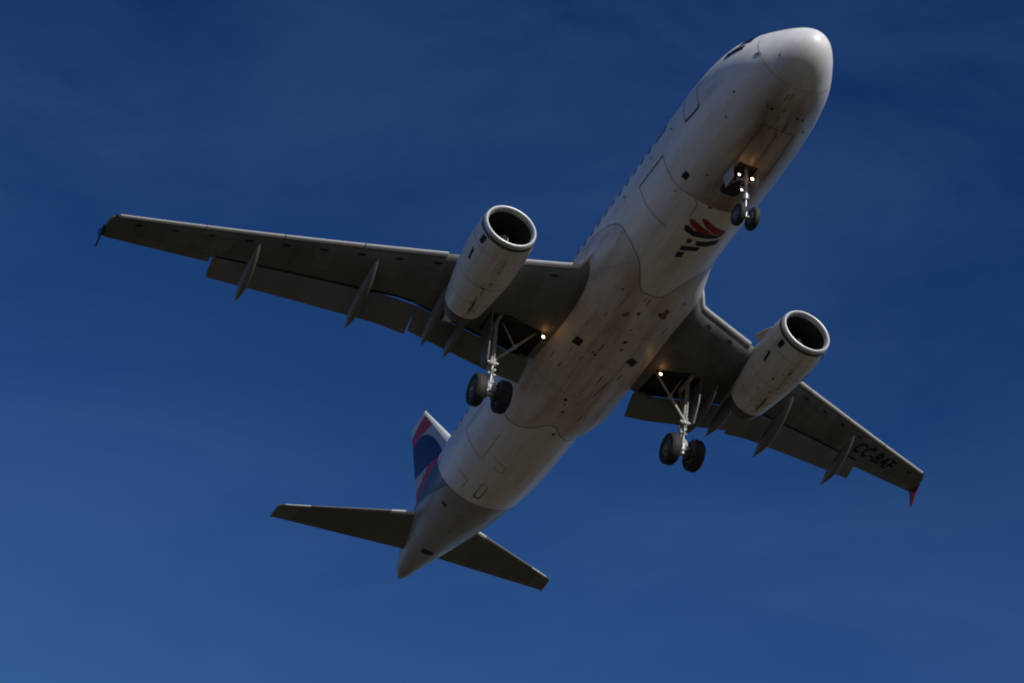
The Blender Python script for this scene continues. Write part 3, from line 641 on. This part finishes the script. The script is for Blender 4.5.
    g.tube((15.6, y0, -1.9), (15.6, y0 + o_, -1.95), .025, n=6); g.tube((15.8, y0, -2.6), (15.8, y0 + o_ * .8, -2.6), .025, n=6); g.obj('gear_door', M['canoe'], G, smooth=0)
    for dy in (-.465, .465):
        cwh = ax + Vector((0, dy, 0)); wb = MB(); R0, hwd = .585, .205
        pts = [(-hwd * .80, .30), (-hwd * .97, .36), (-hwd, .43), (-hwd * .93, .52), (-hwd * .72, .565), (-hwd * .55, R0 - .004), (-hwd * .53, R0 - .014), (-hwd * .47, R0 - .014), (-hwd * .45, R0), (-.01, R0 + .003), (-.008, R0 - .01), (.008, R0 - .01), (.01, R0 + .003), (hwd * .45, R0), (hwd * .47, R0 - .014), (hwd * .53, R0 - .014), (hwd * .55, R0 - .004), (hwd * .72, .565), (hwd * .93, .52), (hwd, .43), (hwd * .97, .36), (hwd * .80, .30)]
        wb.lathe(cwh, (0, 1, 0), pts, 48); wb.k = 1
        wb.lathe(cwh, (0, 1, 0), [(-hwd * .80, .30), (-hwd * .82, .27), (-hwd * .35, .24), (-hwd * .3, .12), (-hwd * .9, .10), (-hwd * .95, .001)], 32)
        wb.lathe(cwh, (0, 1, 0), [(hwd * .80, .30), (hwd * .82, .27), (hwd * .35, .24), (hwd * .3, .12), (hwd * .9, .10), (hwd * .95, .001)], 32)
        for k in range(9):
            t = 2 * math.pi * k / 9; wb.tube(cwh + Vector((.18 * math.cos(t), -hwd * .5, .18 * math.sin(t))), cwh + Vector((.18 * math.cos(t), hwd * .5, .18 * math.sin(t))), .03, n=6)
        wb.obj('wheel', [M['tyre'], M['rim']], G, smooth=30)
    for q in (-1, 1):
        g = MB(); g.lathe(ax, (0, 1, 0), [(q * .26, .001), (q * .26, .2), (q * .12, .22), (q * .12, .001)], 20); g.obj('brake', M['soot'], G, smooth=30)

    # -------------------------------------------------------------- tailplane
    rows = []
    for i in range(13):
        t = i / 12; y = .3 + 5.75 * t; xl = 28.36 + (y - .3) * .583; xt = 31.33 + (y - .3) * .235; c = xt - xl; z = .43 + (y - .9) * .145; tk = c * .10
        L_ = [(xl + c * q, s * y, z - tk * af(q) * .55) for q in (1, .9, .75, .6, .45, .3, .18, .1, .05, .02, .005, 0)]
        U_ = [(xl + c * q, s * y, z + tk * af(q) * .45 + (.006 if q == 1 else 0)) for q in (.005, .02, .05, .1, .18, .3, .45, .6, .75, .9, 1)]
        rows.append(L_ + U_)
    xl = rows[-1][11][0]; last = rows[-1]
    for t in (.4, .75, 1.0):   # rounded tip
        zc_ = last[11][2] + .02 * t; k = math.sqrt(max(0.02, 1 - t * t))
        rows.append([(p[0] + (1 - k) * .6 * (1 - (p[0] - xl) / 1.3), p[1] + s * .14 * t, zc_ + (p[2] - zc_) * k) for p in last])
    mb = MB(); mb.grid(rows, True, True); H = mb.obj('tailplane', M['wing'], air, smooth=40)
    mb = MB(); r1 = []
    for i in range(9):
        t = i / 8; y = .9 + 4.6 * t; xt = 31.33 + (y - .3) * .235; xl = 28.36 + (y - .3) * .583; c = xt - xl; z = .43 + (y - .9) * .145
        x = xt - c * .27; q = .73; r1.append([(x - .014, s * y, z - c * .1 * af(q) * .55 - .006), (x + .014, s * y, z - c * .1 * af(q) * .55 - .006)])
    mb.grid(r1); mb.obj('elevator_hinge', M['seam'], H, normals=False)
    for (ya, yb) in ((1.15, 2.1), (5.0, 5.9), (2.1, 5.0)):
        mb = MB(); rr = []
        for i in range(7):
            y = ya + (yb - ya) * i / 6; x0 = 28.36 + (y - .3) * .583; c = 31.33 + (y - .3) * .235 - x0; z = .43 + (y - .9) * .145; tk = c * .10 * 1.08
            rr.append([(x0 - .012 + c * q * 1.0, s * y, z - sg2 * tk * af(q) * .5) for q, sg2 in ((.05, 1), (.02, 1), (.006, 1), (0, 1), (.006, -1), (.02, -1), (.05, -1))])
        mb.grid(rr); mb.obj('leading_edge', M['slat'] if ya != 2.1 else M['canoe'], H, smooth=60)

# ------------------------------------------------------------------ fin
FT = lambda z: (26.05 + (z - 1.6) * .842, 31.72 + (z - 1.6) * .222)
def finsec(z, inset=0, xr=None):
    a, b = FT(z); c = b - a; T = c * .10
    qs = (1, .9, .75, .6, .45, .3, .18, .1, .05, .02, .005, 0)
    return [(a + c * q, T * af(q) * .5 + .004, z) for q in qs] + [(a + c * q, -T * af(q) * .5 - .004, z) for q in qs[::-1][1:]]
def fin_zones(N, L):
    tc = N.new('ShaderNodeTexCoord'); sp = N.new('ShaderNodeSeparateXYZ'); L.new(tc.outputs['Object'], sp.inputs[0]); x, y, z = sp.outputs
    # bands are bent strips across the fin, bounded by curves z = a + b x + c x^2
    X = math_(N, L, 'SUBTRACT', x, 31.0)
    def above(a, b, c):
        v = math_(N, L, 'ADD', math_(N, L, 'MULTIPLY', X, b), a); v = math_(N, L, 'ADD', v, math_(N, L, 'MULTIPLY', math_(N, L, 'MULTIPLY', X, X), c))
        return rng(N, L, math_(N, L, 'SUBTRACT', z, v), -.012, .012)
    col = mixc(N, L, above(3.55, -.12, 0), (.010, .016, .12), (.50, .03, .06))      # low indigo -> lower red
    col = mixc(N, L, above(4.28, -.25, 0), col, (.45, .46, .50))           # thin white
    col = mixc(N, L, above(4.50, .31, 0), col, (.010, .016, .12))                     # broad indigo
    col = mixc(N, L, above(6.38, .72, -.21), col, (.45, .46, .50))      # white
    col = mixc(N, L, above(6.65, .20, 0), col, (.50, .03, .06))         # upper red
    col = mixc(N, L, above(7.80, -.08, 0), col, (.66, .67, .70))         # white tip
    return col
mfin = painted('fin_livery', WHITE, amount=.15, rough=.35, zones=fin_zones, spots=0, spec=.15)
ZT = 8.1
zz = [1.3, 2., 2.6, 3.2, 4, 5, 6, 7, 7.6, ZT]
rows = [finsec(z) for z in zz]
a, b = FT(ZT)
for dz, k in ((.06, .8), (.1, .45), (.115, .08)):
    rows.append([((a + b) / 2 + (p[0] - (a + b) / 2) * (.98 + .02 * k) + .03, p[1] * k, ZT + dz) for p in rows[9]])
mb = MB(); mb.grid(rows, True, True); V = mb.obj('tail_fin', mfin, air, smooth=40)
mb = MB(); rr = []
for z in [2.7, 3.5, 4.5, 5.5, 6.5, 7.3, 8.05]:
    a, b = FT(z); c = b - a; T = c * .10 * 1.06
    rr.append([(a - .015 + c * q, sg * T * af(q) * .5, z) for q, sg in ((.085, 1), (.045, 1), (.02, 1), (.006, 1), (0, 1), (.006, -1), (.02, -1), (.045, -1), (.085, -1))])
mb.grid(rr); mb.obj('leading_edge', M['white'], V, smooth=60)
mb = MB()
for sg in (1, -1):
    mb.grid([[(FT(z)[1] - (FT(z)[1] - FT(z)[0]) * .28 + k, sg * ((FT(z)[1] - FT(z)[0]) * .10 * af(.72) * .5 + .01), z) for k in (-.014, .014)] for z in (2.4, 4, 6, 7.8)])
mb.obj('rudder_hinge', M['seam'], V, normals=False)
# fin root fillet
mb = MB(); mb.grid([[(x, w_, z) for w_, z in ((-.5, 1.5), (-.22 * k, 2.0 + .1 * k), (0, 2.05 + h), (.22 * k, 2.0 + .1 * k), (.5, 1.5))] for x, h, k in ((24.6, 0, .2), (25.5, .12, .6), (26.4, .35, .9), (27., .8, 1))]); mb.obj('dorsal_fillet', M['fus'], V)

# ------------------------------------------------------------------ nose gear
g = MB(); top = Vector((4.66, 0, -1.75)); ax = Vector((4.98, 0, -3.90)); d = ax - top
g.tube(top, top + d * .68, .06, .068, 16); g.tube(top + d * .62, top + d * .70, .11, n=14); g.tube(top + d * .93, ax + d * .02, .075, n=12)
g.tube(ax - Vector((0, .33, 0)), ax + Vector((0, .33, 0)), .05, n=12)
for dy in (-.07, .07): g.tube(top + d * .3 + Vector((0, dy, 0)), Vector((5.75, dy * 2.5, -1.85)), .035, n=8)
a1 = top + d * .7 + Vector((.08, 0, 0)); a2 = ax + Vector((.05, 0, .08)); k1 = (a1 + a2) / 2 + Vector((.24, 0, 0))
g.tube(a1, k1, .03, n=8); g.tube(k1, a2, .03, n=8)
g.tube(top + d * .36 - Vector((0, .34, 0)), top + d * .36 + Vector((0, .34, 0)), .03, n=8)
g.tube(top + d * .5 + Vector((0, -.1, 0)), top + d * .5 + Vector((0, .22, 0)), .04, n=8)
g.path([top + Vector((-.1, .05, 0)), top + d * .5 + Vector((-.11, .07, 0)), ax + Vector((-.08, .03, .15))], .014, 6)
NG = g.obj('nose_gear', M['rim'], air, smooth=40)
g = MB(); g.tube(top + d * .68, ax, .05, n=14); g.obj('shock_piston', M['chrome'], NG)
for dy in (-.25, .25):
    cwh = ax + Vector((0, dy, 0)); wb = MB(); hwd = .11
    wb.lathe(cwh, (0, 1, 0), [(-hwd * .8, .19), (-hwd, .25), (-hwd * .9, .33), (-hwd * .6, .372), (-hwd * .3, .381), (0, .383), (hwd * .3, .381), (hwd * .6, .372), (hwd * .9, .33), (hwd, .25), (hwd * .8, .19)], 40); wb.k = 1
    for q in (-1, 1): wb.lathe(cwh, (0, 1, 0), [(q * hwd * .8, .19), (q * hwd * .8, .17), (q * hwd * .3, .15), (q * hwd * .3, .07), (q * hwd * .9, .06), (q * hwd * .92, .001)], 28)
    wb.obj('wheel', [M['tyre'], M['rim']], NG, smooth=30)
# nose gear bay: flat black patch painting its shade behind the leg; open doors
label(decal('wheel_bay_shade', [(4.5, 10), (5.75, 10), (5.9, 7), (5.9, -7), (5.75, -10), (4.5, -10)], M['dark'], NG, surf=fuse, off=.009), 'flat black patch painted as the shade of the open nose wheel bay')
for s in (1, -1):
    y = s * .46; zt_ = -2.0
    g = MB(); g.slab([(4.72, y, zt_), (5.32, y, zt_), (5.28, y - s * .02, zt_ - .52), (4.78, y - s * .02, zt_ - .52)], (0, 1, 0), .03); g.obj('gear_door', M['leg'], NG, smooth=0)
def lamp(c, r, parent, e, par2=None):
    c = Vector(c); g = MB(); g.lathe(c + Vector((.09, 0, 0)), (-1, 0, -.1), [(0, .02), (.02, r * .6), (.06, r * .95), (.1, r)], 16)
    g.obj('lamp_housing', M['leg'], parent, smooth=50)
    g = MB(); g.lathe(c + Vector((.09, 0, 0)), (-1, 0, -.1), [(.097, r * .93), (.11, r * .6), (.115, .001)], 16); g.obj('lamp', M['lamp'], parent)
    pl = bpy.data.lights.new('taxi_lamp_glow', 'POINT'); pl.energy = e; pl.color = (1, .48, .15); pl.shadow_soft_size = .06
    po = bpy.data.objects.new('taxi_lamp_glow', pl); COL.objects.link(po); po.parent = parent; po.location = c + Vector((-.16, 0, 0))
lamp((4.68, .29, -2.42), .048, NG, .4)
lamp((4.68, -.18, -2.42), .060, NG, .8)
lamp((4.80, .17, -2.95), .042, NG, .12)
